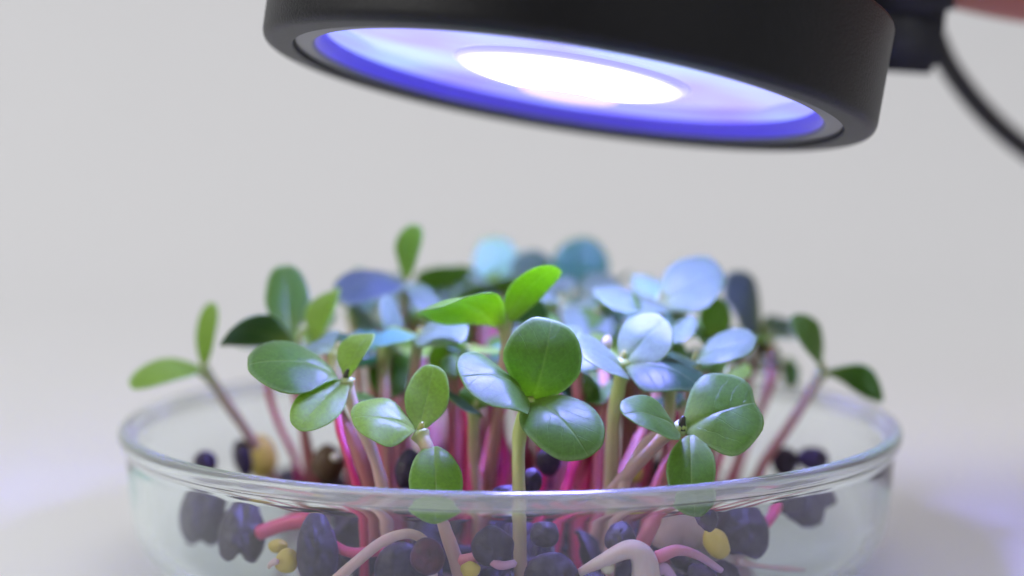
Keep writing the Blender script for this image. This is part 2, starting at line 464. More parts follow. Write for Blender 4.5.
# ------------------------------------------------------------------ hand (only the edge of it is in frame)
def hand():
    Y = 24
    def p(x, y, dy=0): return at(x, y, Y+dy)
    V = []; E = []; Rr = []
    def add(pos, r, parent=None):
        V.append(pos); Rr.append(r)
        if parent is not None: E.append((parent, len(V)-1))
        return len(V)-1
    palm = add(p(1270, -260, 8), 22)
    wrist = add(p(1420, -150, 8), 23, palm)
    fore = add(p(1640, -40, 12), 27, wrist); fore2 = add(p(1950, 120, 16), 32, fore)
    # thumb: leaves the side of the palm near the wrist
    a = add(p(1250, -110, 2), 14, palm); a = add(p(1120, -50, 0), 12, a); a = add(p(1015, -46, 0), 10.5, a)
    a = add(p(935, -60, 1), 8.8, a); a = add(p(858, -50, 1), 8.0, a); th = a
    # four fingers curling over the back of the lamp
    kn = [(1120, -330, 26, 10.5, 1.0), (1135, -400, 10, 10.8, 1.08), (1160, -455, -8, 10.2, 1.0), (1190, -500, -26, 9.0, .82)]
    for (x, y, dy, r, k) in kn:
        a = add(p(x, y, dy), r+1.5, palm)
        a = add(p(x-150*k, y+15, dy+8), r, a)
        a = add(p(x-245*k, y+75, dy+12), r-1.4, a)
        a = add(p(x-290*k, y+150, dy+12), r-2.6, a)
    o0 = Vector(V[0])
    me = bpy.data.meshes.new('person'); me.from_pydata([(v-o0)*MM for v in V], E, []); 
    me.materials.append(M_SKIN)
    o = bpy.data.objects.new('person', me); COL.objects.link(o); o.location = o0*MM
    o['_o'] = tuple(o0)
    sk = o.modifiers.new('skin', 'SKIN'); sk.use_smooth_shade = True
    for i, d in enumerate(me.skin_vertices[0].data):
        d.radius = (Rr[i]*MM, Rr[i]*MM*(0.75 if i < 2 else 1)); d.use_root = (i == 0)
    sb = o.modifiers.new('sub', 'SUBSURF'); sb.levels = 2; sb.render_levels = 2
    tag(o, "person's blurred hand reaching in at the top right corner to hold the lamp", 'person')
    # thumb nail
    bm = bmesh.new(); bmesh.ops.create_uvsphere(bm, u_segments=16, v_segments=10, radius=1)
    c = Vector(V[th]) + Vector((1.5, -3.0, 5.0))
    bmesh.ops.scale(bm, vec=(5.0, 3.2, 2.0), verts=bm.verts); bmesh.ops.translate(bm, vec=c, verts=bm.verts)
    mesh_obj('thumb_nail', bm, M_NAIL, o)
hand()

# ------------------------------------------------------------------ sprouts
STEMC = {   # pigment at the top, middle, root
    'tan':     ((0.42, 0.50, 0.16), (0.60, 0.40, 0.27), (0.62, 0.26, 0.26)),
    'pale':    ((0.42, 0.52, 0.18), (0.68, 0.50, 0.40), (0.72, 0.46, 0.44)),
    'yellow':  ((0.46, 0.60, 0.16), (0.54, 0.62, 0.22), (0.66, 0.44, 0.38)),
    'pink':    ((0.50, 0.42, 0.22), (0.66, 0.24, 0.25), (0.62, 0.09, 0.16)),
    'olive':   ((0.38, 0.50, 0.15), (0.46, 0.40, 0.20), (0.50, 0.20, 0.18)),
    'blush':   ((0.40, 0.48, 0.18), (0.64, 0.40, 0.32), (0.60, 0.14, 0.20)),
    'crimson': ((0.50, 0.14, 0.16), (0.56, 0.025, 0.11), (0.58, 0.02, 0.13)),
    'brown':   ((0.32, 0.40, 0.12), (0.45, 0.22, 0.16), (0.42, 0.08, 0.12)),
}
def tri(c, u, g=0.30):
    a, b, d = c
    return lerp3(a, b, min(1, u/g)) if u < g else lerp3(b, d, (u-g)/(1-g))
CNT = [0]
def inside(v, rmax=43.5):
    r = math.hypot(v.x, v.y)
    if r > rmax: v.x *= rmax/r; v.y *= rmax/r
    return v
def sprout(label, top, mids, root, leaves, r=0.75, col='tan', group=None, seed_bud=None):
    CNT[0] += 1
    T = at(*top)
    Mi = [at(*m) for m in mids]
    rx, rY = root
    q = at(rx, 540, rY); Rt = inside(Vector((q.x, rY, 4.7)), 42.0)
    Mi = [inside(m, 44.3) for m in Mi]
    t = thing('sprout', label, 'sprout', Rt, group)
    bm = bmesh.new(); bm.loops.layers.float_color.new('Col')
    pts = catmull([T]+Mi+[Rt], 10)
    rr = random.Random(CNT[0])
    ph = rr.uniform(0, 6)
    for i, p_ in enumerate(pts):     # slight natural waver
        u = i/(len(pts)-1)
        p_.x += 0.22*math.sin(u*7+ph)*math.sin(math.pi*u); p_.y += 0.3*math.sin(u*5+ph*2)*math.sin(math.pi*u)
    tube(bm, pts, lambda u: r*(1.06 - 0.16*math.sin(u*math.pi) + 0.25*max(0, 1-u/0.08) + 0.05*math.sin(u*17+ph) + 0.03*math.sin(u*39+ph)), 12, lambda u: tri(STEMC[col], u))
    mesh_obj('stem', bm, M_STEM, t)
    for i, L in enumerate(leaves):
        d = dict(L); tip = d.pop('tip'); w = d.pop('w'); base = d.pop('base', None); lab = d.pop('label', None)
        B = at(*base) if base else T + Vector((rr.uniform(-.2, .2), 0, 0.15))
        Tp = at(*tip) if len(tip) == 3 else at(tip[0], tip[1], top[2])
        d.setdefault('tone', 'green')
        bm = leaf_bm(B, Tp, w, seed=CNT[0]*7+i, **d)
        o = mesh_obj('leaf', bm, M_LEAF, t)
        if lab: o['label'] = lab
    # tiny growing bud between the seed leaves
    bm = bmesh.new(); bm.loops.layers.float_color.new('Col')
    tube(bm, [T+Vector((0, 0, -.2)), T+Vector((0.1, -.1, .7)), T+Vector((.25, -.2, 1.3))], lambda u: r*0.75*(1-.6*u), 8, lambda u: (0.36, 0.42, 0.10) if not seed_bud else (0.03, 0.03, 0.015))
    mesh_obj('bud', bm, M_STEM, t)
    return t
D = dict

# --- sprouts at the edges and the sharp front row
sprout('pale green sprout leaning out over the left rim of the dish, leftmost of all',
       (203, 370, 0), [(222, 396, 0), (252, 438, 2)], (292, 8),
       [D(tip=(214, 301, 0), w=24, tilt=20, side=-.9, arch=.06, tone='fresh', notch=0, base=(203, 371, 0)),
        D(tip=(131, 387, -6), w=27, tilt=70, arch=.16, tone='fresh', notch=.03, cup=-.08)], .72, 'olive')
sprout('left sprout with an upright oval leaf, a dark lower leaf',
       (300, 343, -6), [(300, 390, -6), (306, 440, -2)], (318, 4),
       [D(tip=(284, 264, -2), w=46, tilt=15, arch=.04, tone='green', base=(291, 338, -6), notch=.05),
        D(tip=(223, 337, -14), w=40, tilt=140, arch=.14, tone='dark', base=(292, 343, -6)),
        D(tip=(338, 288, -8), w=30, tilt=60, side=-1.2, arch=.05, tone='fresh', base=(318, 350, -10), cup=.14, notch=.03)], .72, 'brown')
sprout('sharp front-left sprout with three leaves round a dark bud and a pale stem',
       (346, 381, -30), [(352, 402, -30), (374, 450, -30), (384, 500, -30)], (392, -29),
       [D(tip=(245, 366, -33), w=46, tilt=62, arch=.14, cup=-.10, tone='green', notch=.05, base=(338, 376, -30)),
        D(tip=(296, 431, -38), w=44, tilt=30, arch=.05, tone='fresh', notch=.05),
        D(tip=(371, 332, -28), w=30, tilt=55, side=-.8, arch=.08, tone='fresh', cup=.10, notch=.03)], .78, 'pale', seed_bud=True)
sprout('front sprout with a round upright leaf and one leaf hanging behind the rim',
       (420, 434, -36), [(429, 455, -37), (442, 510, -38), (456, 560, -37)], (468, -36),
       [D(tip=(349, 419, -38), w=42, tilt=50, arch=.13, cup=-.06, tone='fresh', notch=.04, base=(416, 430, -36)),
        D(tip=(434, 365, -33), w=46, tilt=12, arch=-.04, tone='fresh', notch=.02, cup=.12),
        D(tip=(437, 523, -43.5), w=56, tilt=38, arch=.10, tone='lime', notch=.03, base=(434, 446, -37), taper=.25)], .82, 'pale')
sprout('sharp central sprout with the largest heart-shaped leaf on a yellow-green stem',
       (530, 400, -34), [(521, 432, -34), (517, 480, -35), (519, 540, -35)], (524, -35),
       [D(tip=(552, 315, -33), w=80, tilt=60, side=.3, arch=.19, cup=-.12, tone='green', notch=.10, taper=.62, base=(531, 405, -34)),
        D(tip=(458, 377, -39), w=42, tilt=58, arch=.17, cup=-.07, tone='green', notch=.05, base=(529, 403, -34)),
        D(tip=(590, 459, -42), w=68, tilt=50, arch=.16, cup=-.07, tone='green', notch=.02, base=(530, 400, -34), taper=.35)], .85, 'yellow')
sprout('front-right sprout with a big notched leaf and another bent down to the rim',
       (681, 428, -36), [(664, 436, -33), (630, 470, -30), (606, 505, -28)], (585, -26),
       [D(tip=(761, 402, -36), w=84, tilt=38, arch=.12, cup=-.05, tone='green', notch=.16, nw=.3, base=(684, 430, -36), taper=.5, skew=.05),
        D(tip=(622, 415, -40), w=31, tilt=55, arch=.15, tone='green', notch=.02, base=(680, 434, -36)),
        D(tip=(692, 516, -42.5), w=50, tilt=36, arch=.10, tone='green', notch=.02, base=(690, 434, -37), taper=.2)], .8, 'pale', seed_bud=True)
sprout('bright green backlit central sprout, two arched leaves spread like wings',
       (504, 324, -22), [(507, 350, -22), (500, 410, -21), (489, 470, -18)], (478, -15),
       [D(tip=(424, 312, -27), w=42, tilt=112, arch=.20, tone='lime', notch=.02, cup=-.05, base=(502, 328, -22)),
        D(tip=(558, 267, -26), w=34, tilt=125, arch=.15, tone='lime', notch=.02, cup=-.06, base=(503, 328, -22))], .8, 'tan')
sprout('sprout right of centre with a broad lavender leaf and a dark folded one below',
       (622, 362, -25), [(618, 395, -25), (612, 450, -24)], (606, -22),
       [D(tip=(667, 318, -24), w=50, tilt=52, arch=.05, tone='pale', notch=.03, base=(624, 364, -25), taper=.3),
        D(tip=(702, 388, -30), w=38, tilt=62, side=.2, arch=.12, tone='dark', notch=.02, base=(626, 364, -25), cup=-.14),
        D(tip=(577, 350, -30), w=34, tilt=60, arch=.08, tone='pale', notch=.03, base=(628, 372, -26))], .88, 'yellow')
sprout('right sprout whose large lavender leaf points up right above the others',
       (660, 303, -6), [(662, 350, -6), (668, 430, -6)], (655, -6),
       [D(tip=(725, 270, -6), w=52, tilt=52, arch=.08, tone='pale', notch=.04, base=(660, 305, -6), taper=.35),
        D(tip=(606, 306, -14), w=34, tilt=62, arch=.06, tone='pale', notch=.02)], .72, 'tan')
sprout('sprout with a narrow pale blue leaf pointing right above the notched leaf',
       (694, 362, -18), [(690, 400, -18), (672, 450, -16)], (645, -12),
       [D(tip=(757, 343, -21), w=30, tilt=60, arch=.10, tone='pale', notch=.02),
        D(tip=(650, 372, -24), w=22, tilt=70, arch=.12, tone='dark', notch=.02)], .75, 'tan')
sprout('small lavender-leaved sprout tucked behind the broad lavender leaf',
       (664, 340, -15), [(664, 380, -14), (650, 440, -10)], (632, -5),
       [D(tip=(698, 327, -17), w=28, tilt=60, arch=.08, tone='pale', notch=.02),
        D(tip=(640, 300, -8), w=26, tilt=130, arch=.05, tone='green', notch=.02)], .7, 'pink')
sprout('sprout behind on the right with a rounded bright green leaf seen from below',
       (712, 345, -4), [(706, 380, -4), (690, 440, -2)], (668, 0),
       [D(tip=(716, 296, -2), w=34, tilt=10, side=.3, arch=.05, tone='lime', notch=.03),
        D(tip=(672, 322, -8), w=24, tilt=60, arch=.08, tone='green', notch=.02)], .7, 'tan')
sprout('blurred sprout at the right with a slate-blue leaf pointing up left',
       (760, 332, 14), [(752, 370, 14), (728, 430, 14)], (700, 14),
       [D(tip=(722, 286, 10), w=46, tilt=52, side=-.1, arch=.14, tone='slate', notch=.03),
        D(tip=(800, 325, 18), w=14, tilt=75, arch=.12, tone='dark', notch=.02),
        D(tip=(778, 368, 10), w=16, tilt=70, arch=-.1, tone='dark', notch=.02)], .65, 'brown')
sprout('slim blurred sprout at the right with one small hanging oval leaf',
       (778, 362, 16), [(765, 400, 16), (745, 450, 16)], (722, 16),
       [D(tip=(792, 388, 14), w=18, tilt=30, arch=.05, tone='green', notch=.0, base=(789, 356, 16)),
        D(tip=(768, 345, 16), w=12, tilt=60, arch=.05, tone='green', notch=.0)], .6, 'pink')
sprout('rightmost sprout, its two curved green leaves arching over the right rim',
       (822, 373, 2), [(806, 398, 2), (780, 440, 2), (762, 470, 2)], (738, 4),
       [D(tip=(789, 317, -2), w=28, tilt=40, side=.6, arch=.16, tone='green', notch=.02),
        D(tip=(884, 402, 0), w=24, tilt=122, arch=.17, tone='green', notch=.02)], .72, 'blush')
sprout('tall sprout at upper left whose narrow upright leaf is the highest on the left',
       (405, 282, 4), [(404, 330, 4), (398, 400, 2)], (392, 0),
       [D(tip=(420, 225, 2), w=28, tilt=15, side=-1.0, arch=.05, tone='lime', notch=.0, cup=.14),
        D(tip=(338, 302, -4), w=38, tilt=60, arch=.18, tone='slate', notch=.02, cup=-.1, base=(404, 282, 4)),
        D(tip=(440, 320, 0), w=22, tilt=50, arch=.08, tone='pale', notch=.02)], .68, 'tan')
sprout('sprout left of centre with a lavender leaf curling over beside a thin arched one',
       (418, 338, -14), [(416, 370, -14), (404, 430, -12)], (398, -10),
       [D(tip=(466, 340, -19), w=32, tilt=52, arch=.14, tone='pale', notch=.02, base=(414, 338, -14)),
        D(tip=(372, 347, -17), w=14, tilt=80, arch=.12, tone='teal', notch=.02)], .72, 'tan')
sprout('sprout with a thin upright pale blue leaf between the left leaves and the centre',
       (394, 350, -8), [(388, 390, -8), (376, 440, -6)], (366, 0),
       [D(tip=(384, 296, -8), w=20, tilt=40, side=.9, arch=.08, tone='pale', notch=.02),
        D(tip=(410, 392, -12), w=34, tilt=35, arch=.05, tone='green', notch=.02),
        D(tip=(352, 366, -12), w=22, tilt=60, arch=.08, tone='teal', notch=.02)], .72, 'brown')
# --- blurred crowns at the back
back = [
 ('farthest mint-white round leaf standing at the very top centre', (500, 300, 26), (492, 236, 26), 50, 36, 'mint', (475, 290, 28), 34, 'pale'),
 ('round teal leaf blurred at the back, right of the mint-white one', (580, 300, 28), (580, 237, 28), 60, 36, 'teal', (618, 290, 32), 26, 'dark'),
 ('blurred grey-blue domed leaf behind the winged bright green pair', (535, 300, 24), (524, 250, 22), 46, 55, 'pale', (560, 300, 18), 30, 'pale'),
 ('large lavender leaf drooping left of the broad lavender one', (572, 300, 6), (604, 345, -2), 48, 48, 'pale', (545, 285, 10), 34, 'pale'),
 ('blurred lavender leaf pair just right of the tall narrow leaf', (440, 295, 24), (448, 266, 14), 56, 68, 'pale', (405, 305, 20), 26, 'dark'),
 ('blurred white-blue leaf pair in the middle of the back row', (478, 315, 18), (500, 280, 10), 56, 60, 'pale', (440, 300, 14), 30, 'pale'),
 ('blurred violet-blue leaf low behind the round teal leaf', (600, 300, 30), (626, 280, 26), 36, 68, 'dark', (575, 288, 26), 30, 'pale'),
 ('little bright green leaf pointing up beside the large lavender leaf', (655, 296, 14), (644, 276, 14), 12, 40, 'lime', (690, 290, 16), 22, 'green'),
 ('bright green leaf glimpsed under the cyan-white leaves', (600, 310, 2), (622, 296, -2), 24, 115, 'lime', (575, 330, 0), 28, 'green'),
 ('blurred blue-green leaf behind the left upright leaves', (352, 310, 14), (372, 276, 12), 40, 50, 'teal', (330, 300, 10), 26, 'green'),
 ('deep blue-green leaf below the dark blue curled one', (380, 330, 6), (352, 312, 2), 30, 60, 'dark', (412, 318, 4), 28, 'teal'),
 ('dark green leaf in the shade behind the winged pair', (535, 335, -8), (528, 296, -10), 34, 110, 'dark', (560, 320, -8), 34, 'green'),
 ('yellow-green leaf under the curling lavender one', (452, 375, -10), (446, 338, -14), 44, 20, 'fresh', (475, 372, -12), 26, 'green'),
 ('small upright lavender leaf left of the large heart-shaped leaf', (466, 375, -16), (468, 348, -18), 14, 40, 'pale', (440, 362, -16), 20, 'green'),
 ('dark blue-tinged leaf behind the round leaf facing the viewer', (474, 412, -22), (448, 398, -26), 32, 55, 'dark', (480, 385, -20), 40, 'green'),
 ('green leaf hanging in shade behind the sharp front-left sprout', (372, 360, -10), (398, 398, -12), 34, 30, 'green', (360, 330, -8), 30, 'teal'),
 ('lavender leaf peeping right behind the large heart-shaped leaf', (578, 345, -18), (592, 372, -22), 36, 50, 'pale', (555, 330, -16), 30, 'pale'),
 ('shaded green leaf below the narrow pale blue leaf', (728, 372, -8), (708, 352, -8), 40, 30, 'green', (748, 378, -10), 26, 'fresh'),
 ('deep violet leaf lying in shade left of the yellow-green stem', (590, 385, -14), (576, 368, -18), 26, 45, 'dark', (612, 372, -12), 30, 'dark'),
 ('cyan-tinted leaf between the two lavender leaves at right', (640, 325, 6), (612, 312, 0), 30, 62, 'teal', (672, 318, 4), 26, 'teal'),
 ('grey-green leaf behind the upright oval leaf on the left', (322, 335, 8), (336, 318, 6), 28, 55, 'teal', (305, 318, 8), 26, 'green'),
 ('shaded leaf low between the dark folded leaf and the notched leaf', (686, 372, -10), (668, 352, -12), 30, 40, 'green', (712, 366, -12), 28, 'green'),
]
cols = ['pink', 'tan', 'crimson', 'brown', 'pink', 'crimson', 'tan', 'pink']
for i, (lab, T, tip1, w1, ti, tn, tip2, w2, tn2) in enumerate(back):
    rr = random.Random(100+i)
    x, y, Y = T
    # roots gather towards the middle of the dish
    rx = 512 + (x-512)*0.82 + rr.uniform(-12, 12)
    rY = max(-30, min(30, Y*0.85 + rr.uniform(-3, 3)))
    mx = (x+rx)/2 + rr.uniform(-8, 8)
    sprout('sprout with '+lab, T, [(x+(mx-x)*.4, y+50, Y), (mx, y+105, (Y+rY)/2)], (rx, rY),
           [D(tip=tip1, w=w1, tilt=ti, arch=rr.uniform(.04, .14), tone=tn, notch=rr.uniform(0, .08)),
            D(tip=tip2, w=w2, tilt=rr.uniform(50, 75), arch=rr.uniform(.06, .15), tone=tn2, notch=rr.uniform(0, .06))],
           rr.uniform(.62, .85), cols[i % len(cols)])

# --- nearer stems that show between the leaves: sprouts whose crowns are lost among the others
stems = [
 ('crimson sprout stem left of the pale front-left stem', (340, 425, -24), [(350, 462, -28), (363, 520, -30)], (366, -31), 'crimson', .62),
 ('straight crimson stem under the blue-tinged leaf', (468, 405, -16), [(471, 440, -17), (470, 500, -20)], (466, -22), 'crimson', .95),
 ('pinkish tan stem just right of the straight crimson stem', (506, 398, -15), [(495, 430, -15), (478, 500, -17)], (468, -18), 'pink', .7),
 ('maroon stem behind the yellow-green central stem', (546, 420, -16), [(543, 460, -16), (536, 520, -18)], (530, -20), 'crimson', .8),
 ('crimson stem leaning left below the right-hand front leaf', (584, 440, -20), [(574, 470, -22), (556, 530, -25)], (548, -27), 'crimson', .9),
 ('bright crimson stem beside the leaning crimson one', (592, 430, -14), [(588, 470, -16), (582, 520, -18)], (578, -20), 'crimson', .85),
 ('rosy stem left of the dark folded leaf', (604, 400, -16), [(600, 450, -18), (594, 520, -20)], (590, -22), 'pink', .85),
 ('curved pale stem sweeping down left from the notched leaf', (668, 425, -26), [(640, 450, -28), (618, 500, -30)], (604, -31), 'pale', .85),
 ('tan stem rising behind the small left front leaf on the right', (655, 395, -14), [(640, 440, -16), (612, 500, -20)], (590, -22), 'brown', .85),
 ('pink stem parallel to the curved pale stem', (690, 440, -22), [(662, 470, -24), (645, 520, -27)], (632, -28), 'pink', .7),
 ('thin crimson stem behind the left arched leaf', (268, 385, 4), [(281, 425, 4), (296, 465, 6)], (300, 8), 'crimson', .55),
 ('brownish pink stem behind the lower front-left leaf', (292, 388, -4), [(304, 430, -4), (318, 480, -2)], (322, 0), 'brown', .65),
 ('broad brown stem behind the pale front-left stem', (335, 400, -20), [(352, 440, -22), (372, 500, -24)], (380, -25), 'brown', 1.05),
 ('dull pink stem left of the leaf hanging behind the rim', (384, 400, -16), [(388, 450, -18), (392, 510, -20)], (394, -22), 'brown', .9),
 ('shaded stem behind the round leaf facing the viewer', (404, 395, -10), [(400, 440, -12), (396, 510, -16)], (398, -18), 'brown', .8),
 ('maroon shaded stem right of the hanging leaf', (450, 410, -8), [(452, 450, -8), (448, 520, -12)], (446, -14), 'crimson', .8),
 ('rosy shaded stem in the densest part of the clump', (524, 410, -6), [(520, 450, -6), (508, 520, -8)], (500, -10), 'pink', .9),
 ('second rosy shaded stem in the densest part of the clump', (560, 400, -6), [(562, 450, -6), (558, 520, -10)], (556, -12), 'pink', .9),
 ('reddish stem below the narrow pale blue leaf', (700, 400, -8), [(694, 440, -8), (680, 500, -12)], (668, -14), 'pink', .75),
 ('wine red stem at the right edge of the clump', (742, 400, 6), [(732, 430, 6), (712, 480, 4)], (700, 2), 'crimson', .7),
 ('faint pink stem leaning right behind the notched leaf', (770, 385, 10), [(752, 430, 10), (728, 480, 8)], (708, 6), 'pink', .65),
 ('grey-pink stem just right of the notched leaf', (748, 402, 18), [(742, 440, 18), (730, 480, 16)], (716, 14), 'tan', .6),
 ('olive stem beside the shaded leaf at right', (648, 392, -4), [(646, 430, -4), (632, 500, -8)], (620, -10), 'tan', .8),
 ('dusky red stem in the shade under the heart-shaped leaf', (500, 420, 0), [(505, 450, 0), (498, 510, -2)], (492, -4), 'crimson', .9),
 ('dusky pink stem between the crimson ones', (612, 420, -4), [(606, 460, -4), (596, 520, -8)], (590, -10), 'crimson', .9),
]
for i, (lab, T, mids, root, col, r) in enumerate(stems):
    rr = random.Random(300+i)
    x, y, Y = T
    top = (x+rr.uniform(-6, 6), y-rr.uniform(30, 55), Y+rr.uniform(2, 5))
    if lab.startswith('crimson sprout stem'): top = (336, 405, -22)
    ws = rr.uniform(26, 40)
    sprout(lab, top, [T]+mids, root,
           [D(tip=(top[0]-rr.uniform(20, 34), top[1]-rr.uniform(2, 18), Y+rr.uniform(2, 8)), w=ws, tilt=rr.uniform(45, 80), arch=.1, tone=rr.choice(['green', 'dark', 'pale', 'teal']), notch=.03),
            D(tip=(top[0]+rr.uniform(20, 34), top[1]-rr.uniform(2, 18), Y+rr.uniform(4, 9)), w=ws, tilt=rr.uniform(45, 80), arch=.1, tone=rr.choice(['green', 'dark', 'fresh', 'pale']), notch=.03)],
           r*.88, col)

rr0 = random.Random(77)
for i in range(38):
    x = (372 + (i*37) % 330 if i < 26 else 425 + (i*31) % 215) + rr0.uniform(-8, 8); Y = rr0.uniform(2, 28)
    y = rr0.uniform(292, 345) + abs(x-530)*.08
    rx = 512+(x-512)*.85+rr0.uniform(-14, 14)
    sprout('sprout lost in the blur deep inside the clump, only its stem or leaf edge showing', (x, y, Y),
           [((x+rx)/2+rr0.uniform(-8, 8), y+70, Y)], (rx, Y*.8-3),
           [D(tip=(x-rr0.uniform(20, 36), y-rr0.uniform(-4, 22), Y+rr0.uniform(-5, 6)), w=rr0.uniform(32, 50), tilt=rr0.uniform(40, 75), arch=.12, tone=rr0.choice(['pale', 'teal', 'green', 'pale']), notch=.04),
            D(tip=(x+rr0.uniform(20, 36), y-rr0.uniform(-4, 22), Y+rr0.uniform(-5, 6)), w=rr0.uniform(32, 50), tilt=rr0.uniform(40, 75), arch=.12, tone=rr0.choice(['pale', 'mint', 'dark', 'fresh']), notch=.04)],
           rr0.uniform(.58, .8), rr0.choice(['crimson', 'pink', 'brown', 'blush', 'pale', 'tan']), group='sprouts lost in the blur inside the clump')

# ------------------------------------------------------------------ seed hulls and seeds in the dish
def hull(label, base, tip, w, group=None, tone='hull', **kw):
    B, T = at(*base), at(*tip)
    k = dict(tilt=25, arch=.18, cup=-.25, notch=.28, thick=1.15, taper=.1, nrings=8, nseg=36); k.update(kw)
    bm = leaf_bm(B, T, w, tone=tone, seed=int(base[0]), **k)
    o = mesh_obj('seed_hull', bm, M_HULL, origin=(B+T)*.5)
    return tag(o, label, 'seed hull', group)
hull('grey-purple two-lobed seed hull against the left glass wall, leftmost', (206, 480, -14), (203, 552, -16), 46, notch=.3)
hull('tall folded seed hull with two uneven lobes inside the left glass wall', (247, 500, -24), (243, 568, -27), 46, notch=.42, arch=.1)
hull('dark upright oval seed hull beside the yellow seeds at left', (318, 512, -34), (322, 590, -36), 42, notch=.05)
hull('large grey hull under the arching pale root', (402, 540, -38), (404, 600, -39), 54, notch=.05)
hull('round shiny hull beside the yellow-green central stem', (490, 526, -40), (496, 566, -40), 44, notch=.02)
hull('violet-edged round hull at the bottom centre', (548, 550, -41), (554, 606, -41), 56, notch=.05)
hull('broad slate hull near the magenta stub at right', (742, 505, -26), (738, 560, -30), 54, notch=.18)
hull('arched two-lobed hull against the right glass wall, rightmost', (788, 496, -13), (830, 516, -17), 46, notch=.25, tilt=40)
hull('small grey hull tucked left of the rightmost hull', (800, 493, -14), (776, 512, -18), 30, notch=.1)
hull('black glossy hull standing just above the rim right of the central stem', (545, 474, -22), (552, 448, -24), 26, notch=.05)
hull('round black hull with a violet edge at the rim beside the central stem', (530, 495, -30), (532, 468, -31), 24, notch=.05)
hull('violet-rimmed hull just peeping over the rim left of the central stem', (508, 508, -32), (506, 484, -32), 34, notch=.05)
hull('black hull seen over the left rim, alone', (206, 474, -4), (205, 450, -4), 24, notch=.05)
hull('black hull over the left rim beside a yellow one', (246, 478, 2), (240, 438, 3), 20, notch=.05)
hull('tall black hull between the pale front-left stem and the hanging leaf', (404, 490, -26), (412, 448, -24), 26, notch=.05, tilt=40)
hull('black hull seen over the right rim, farther right of two', (812, 472, 2), (814, 446, 3), 32, notch=.05)
hull('black hull seen over the right rim, nearer the stems of two', (786, 478, 4), (784, 446, 5), 28, notch=.05)
hull('wine red cut hull wrapped by the arching root', (424, 536, -42), (434, 574, -42), 34, tone='wine', notch=.02)
hull('violet-lit hull low between the crimson stems', (548, 520, -36), (540, 548, -37), 30, notch=.1)
hull('blue-violet hull behind the pale bent root', (626, 524, -36), (612, 552, -38), 30, notch=.1)
hull('flat violet hull just beneath the front rim at right', (715, 517, -37), (690, 514, -38), 16, notch=.05, tilt=60)

protos = []
for k in range(5):
    rr = random.Random(50+k)
    bm = leaf_bm((0, 0, 0), (0, 0, 5.2+rr.random()*1.6), 4.4+rr.random()*1.4, tone='hull', px=False, tilt=0, arch=.16, cup=-.3, notch=rr.choice([.05, .2, .35]), thick=1.1, taper=.1, seed=k, nrings=6, nseg=28)
    for v in bm.verts: v.co -= Vector((0, 0, 2.8))
    bm2 = bm
    me = bpy.data.meshes.new('seed_hull')
    for v in bm2.verts: v.co *= MM
    bm2.to_mesh(me); bm2.free(); me.polygons.foreach_set('use_smooth', [True]*len(me.polygons)); me.materials.append(M_HULL)
    protos.append(me)
rr = random.Random(11)
placed = 0
while placed < 130:
    a = rr.uniform(0, 2*math.pi); q = 41*math.sqrt(rr.random())
    x, y = q*math.cos(a), q*math.sin(a)
    if x < -22 and y < -8 and rr.random() < .8: continue
    if x > 25 and y < -4 and rr.random() < .65: continue
    if abs(x) > 27 and (y < 12 or rr.random() < .6): continue
    h = 8.5*max(0.0, 1-(q/44)**2)
    o = bpy.data.objects.new('seed_hull', protos[placed % 5]); COL.objects.link(o)
    o.location = Vector((x, y, 6.0 + rr.random()*h*.85))*MM
    o.rotation_euler = (rr.uniform(0, 6.28), rr.uniform(-.7, .7), rr.uniform(0, 6.28))
    tag(o, 'dark purple seed hull in the jumble among the stem bases', 'seed hull', 'seed hulls heaped among the stem bases')
    placed += 1

M_SEED = simple('yellow_seed', (0.62, 0.46, 0.07), 0.45, bump=0.3, bscale=1500, var=0.2, vscale=500)
M_PALE = simple('pale_seed', (0.62, 0.56, 0.42), 0.45, var=0.15, vscale=500)
def seed(label, p, s, m=M_SEED, group=None, rot=0):
    bm = bmesh.new(); bmesh.ops.create_icosphere(bm, subdivisions=3, radius=1)
    for v in bm.verts:
        k = 1 + .12*noise.noise(v.co*1.5+Vector((p[0], 0, 0)))
        v.co *= k
        if v.co.z > .3: v.co.x *= 1-.25*(v.co.z-.3); 
    bmesh.ops.scale(bm, vec=(s[0], s[0]*.8, s[1]), verts=bm.verts)
    bmesh.ops.rotate(bm, cent=(0, 0, 0), matrix=Matrix.Rotation(rad(rot), 3, 'Y'), verts=bm.verts)
    c = at(*p); bmesh.ops.translate(bm, vec=c, verts=bm.verts)
    return tag(mesh_obj('seed', bm, m, origin=c), label, 'seed', group)
seed('upper yellow seed of the pair left of the dark oval hull', (281, 545, -32), (1.1, .8))
seed('lower, larger yellow seed touching the dark oval hull', (291, 559, -35), (1.35, 1.4), rot=20)
seed('bright yellow seed at the bottom between the roots', (471, 568, -41), (1.1, .9))
seed('dull yellow wedge-shaped seed under the right of the rim', (713, 542, -34), (1.4, 1.9), rot=-30)
seed('small cream seed beside the pale bent root', (606, 566, -42), (.75, .7), M_PALE)
seed('olive-yellow seed seen over the left rim', (262, 457, 3), (2.0, 3.0))
seed('mustard seed glimpsed between the leaning stems at right', (633, 472, -12), (1.2, 1.5))
seed('tiny yellow seed by the magenta rootlet at left', (318, 516, -30), (.8, .7))
seed('brown-yellow seed low behind the front-left stems', (328, 464, -4), (2.2, 2.6), simple('brown_seed', (.09, .045, .015), .5, var=.2, vscale=400))
seed('cream seed glinting behind the front-left stems', (336, 457, -14), (.7, .6), M_PALE)
seed('pinkish cream bud held above the white leaf right of the heart-shaped leaf', (607, 343, -24), (.65, .9), M_PALE)

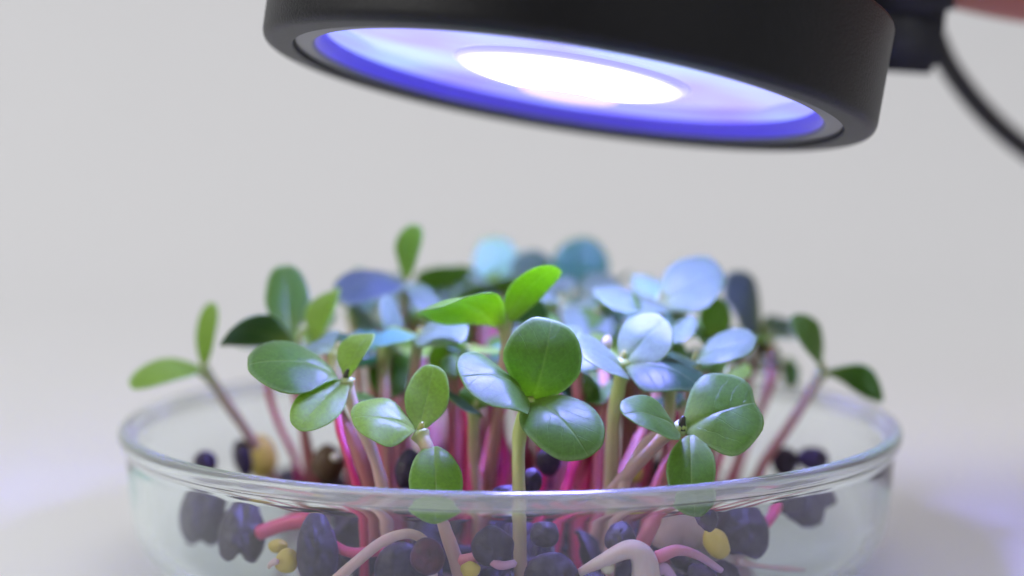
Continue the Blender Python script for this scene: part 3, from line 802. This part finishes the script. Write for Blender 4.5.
# ------------------------------------------------------------------ bent roots and rootlets
def root(name, label, pts, r0, r1, c0, c1, cat='root', group=None):
    P = [at(*p) for p in pts]
    for q in P: inside(q, 44.6)
    bm = bmesh.new(); bm.loops.layers.float_color.new('Col')
    tube(bm, catmull(P, 10), lambda u: r0*(1-u)+r1*u, 12, lambda u: lerp3(c0, c1, u))
    o = mesh_obj(name, bm, M_STEM, origin=P[0])
    return tag(o, label, cat, group)
W = (0.78, 0.62, 0.60); PK = (0.70, 0.22, 0.28); MG = (0.62, 0.03, 0.16); VI = (0.62, 0.40, 0.62)
root('root', 'pale pink root arching up from the bottom left over the large grey hull', [(330, 582, -42), (352, 565, -42), (385, 540, -41), (412, 533, -40), (430, 546, -39.5), (434, 572, -39), (438, 600, -38.5)], .62, .5, (.8, .55, .52), W)
root('root', 'thick white bent root, its rounded knee facing the viewer', [(575, 573, -40), (600, 560, -42), (628, 548, -42.5), (645, 562, -43), (646, 600, -43)], .4, 1.75, W, (.80, .66, .62))
root('root', 'thin pink root drooping right of the white bent root', [(655, 556, -41), (675, 549, -41), (695, 554, -40), (722, 570, -39)], .75, .35, PK, VI)
root('root', 'magenta rootlet crossing the foot of the dark oval hull', [(322, 530, -33), (338, 545, -34), (355, 552, -35), (385, 550, -34)], .5, .6, MG, (.75, .12, .25))
root('root', 'broad magenta stub lying between the left hulls', [(262, 533, -26), (285, 525, -27), (312, 520, -28)], 0.9, 0.8, (.66, .06, .20), (.62, .05, .16))
root('root', 'lilac flat root lying by the bright yellow seed', [(462, 560, -39), (485, 556, -40), (500, 564, -41), (515, 562, -41)], .7, .4, PK, VI)
root('root', 'magenta stub beside the broad slate hull', [(758, 530, -27), (768, 518, -26), (776, 506, -24)], .6, .6, (.75, .10, .30), (.66, .06, .20))
root('root', 'rosy slanting root under the rim right of centre', [(640, 545, -34), (650, 525, -34), (660, 505, -33)], .9, .8, PK, (.6, .15, .2))
root('root', 'faint pale root lying on the glass at the lower right', [(735, 560, -30), (765, 566, -28), (800, 570, -24)], .4, .3, (.8, .6, .62), W)
root('root', 'short white rootlet beside the larger yellow seed', [(265, 568, -37), (272, 563, -36.5), (281, 559, -36)], .2, .4, W, W)
root('root', 'violet-tinged root end right of the white bent root', [(650, 572, -41), (664, 568, -42), (676, 580, -42)], .7, .5, VI, VI)
root('root', 'flat pinkish-white root beneath the front rim at right', [(660, 540, -30), (680, 530, -30), (695, 538, -30)], 1.8, 2.0, (.62, .45, .45), (.55, .42, .42))

# ------------------------------------------------------------------ light
w = bpy.data.worlds.new('World'); S.world = w; w.use_nodes = True
bg = w.node_tree.nodes['Background']; bg.inputs[0].default_value = (0.955, 0.965, 1.0, 1); bg.inputs[1].default_value = 1.0
wn = w.node_tree; wt = N(wn, 'ShaderNodeTexCoord'); ws_ = N(wn, 'ShaderNodeSeparateXYZ'); wn.links.new(wt.outputs['Generated'], ws_.inputs[0])
wm = N(wn, 'ShaderNodeMapRange'); wn.links.new(ws_.outputs[1], wm.inputs[0]); wm.interpolation_type = 'SMOOTHSTEP'   # world dimmed behind the camera for darker glass edges and contrast
wm.inputs[1].default_value = -0.9; wm.inputs[2].default_value = 0.1; wm.inputs[3].default_value = 0.13; wm.inputs[4].default_value = 0.56
wn.links.new(wm.outputs[0], bg.inputs[1])
def area(name, loc, target, size, power, col=(1, 1, 1)):
    l = bpy.data.lights.new(name, 'AREA'); l.energy = power; l.color = col; l.shape = 'RECTANGLE'; l.size, l.size_y = size
    o = bpy.data.objects.new(name, l); COL.objects.link(o); o.location = Vector(loc)*MM
    o.rotation_euler = (Vector(target)-Vector(loc)).to_track_quat('-Z', 'Y').to_euler()
area('softbox_left', (-620, -260, 420), (0, 0, 30), (0.5, 0.5), 3.0, (1, .985, .96))
area('backdrop_fill', (150, 180, 900), (0, 300, 100), (0.9, 0.6), 1.9, (1, .99, .97))  # unseen area light added to brighten the backdrop
area('fill_front', (420, -700, 500), (0, 0, 30), (0.6, 0.5), 1.3, (.98, .98, 1))  # unseen area light added for front fill and highlights

# strip the helper property
for o in bpy.data.objects:
    if '_o' in o: del o['_o']

S.view_settings.view_transform = 'Standard'; S.view_settings.look = 'None'
S.view_settings.exposure = 0; S.view_settings.gamma = 1
S.render.engine = 'CYCLES'
S.cycles.use_denoising = True
S.cycles.max_bounces = 40; S.cycles.transmission_bounces = 36; S.cycles.glossy_bounces = 24; S.cycles.transparent_max_bounces = 8
S.cycles.caustics_refractive = True; S.cycles.caustics_reflective = True
S.cycles.blur_glossy = 0.5; S.cycles.sample_clamp_indirect = 6
S.render.resolution_x = 1024; S.render.resolution_y = 576
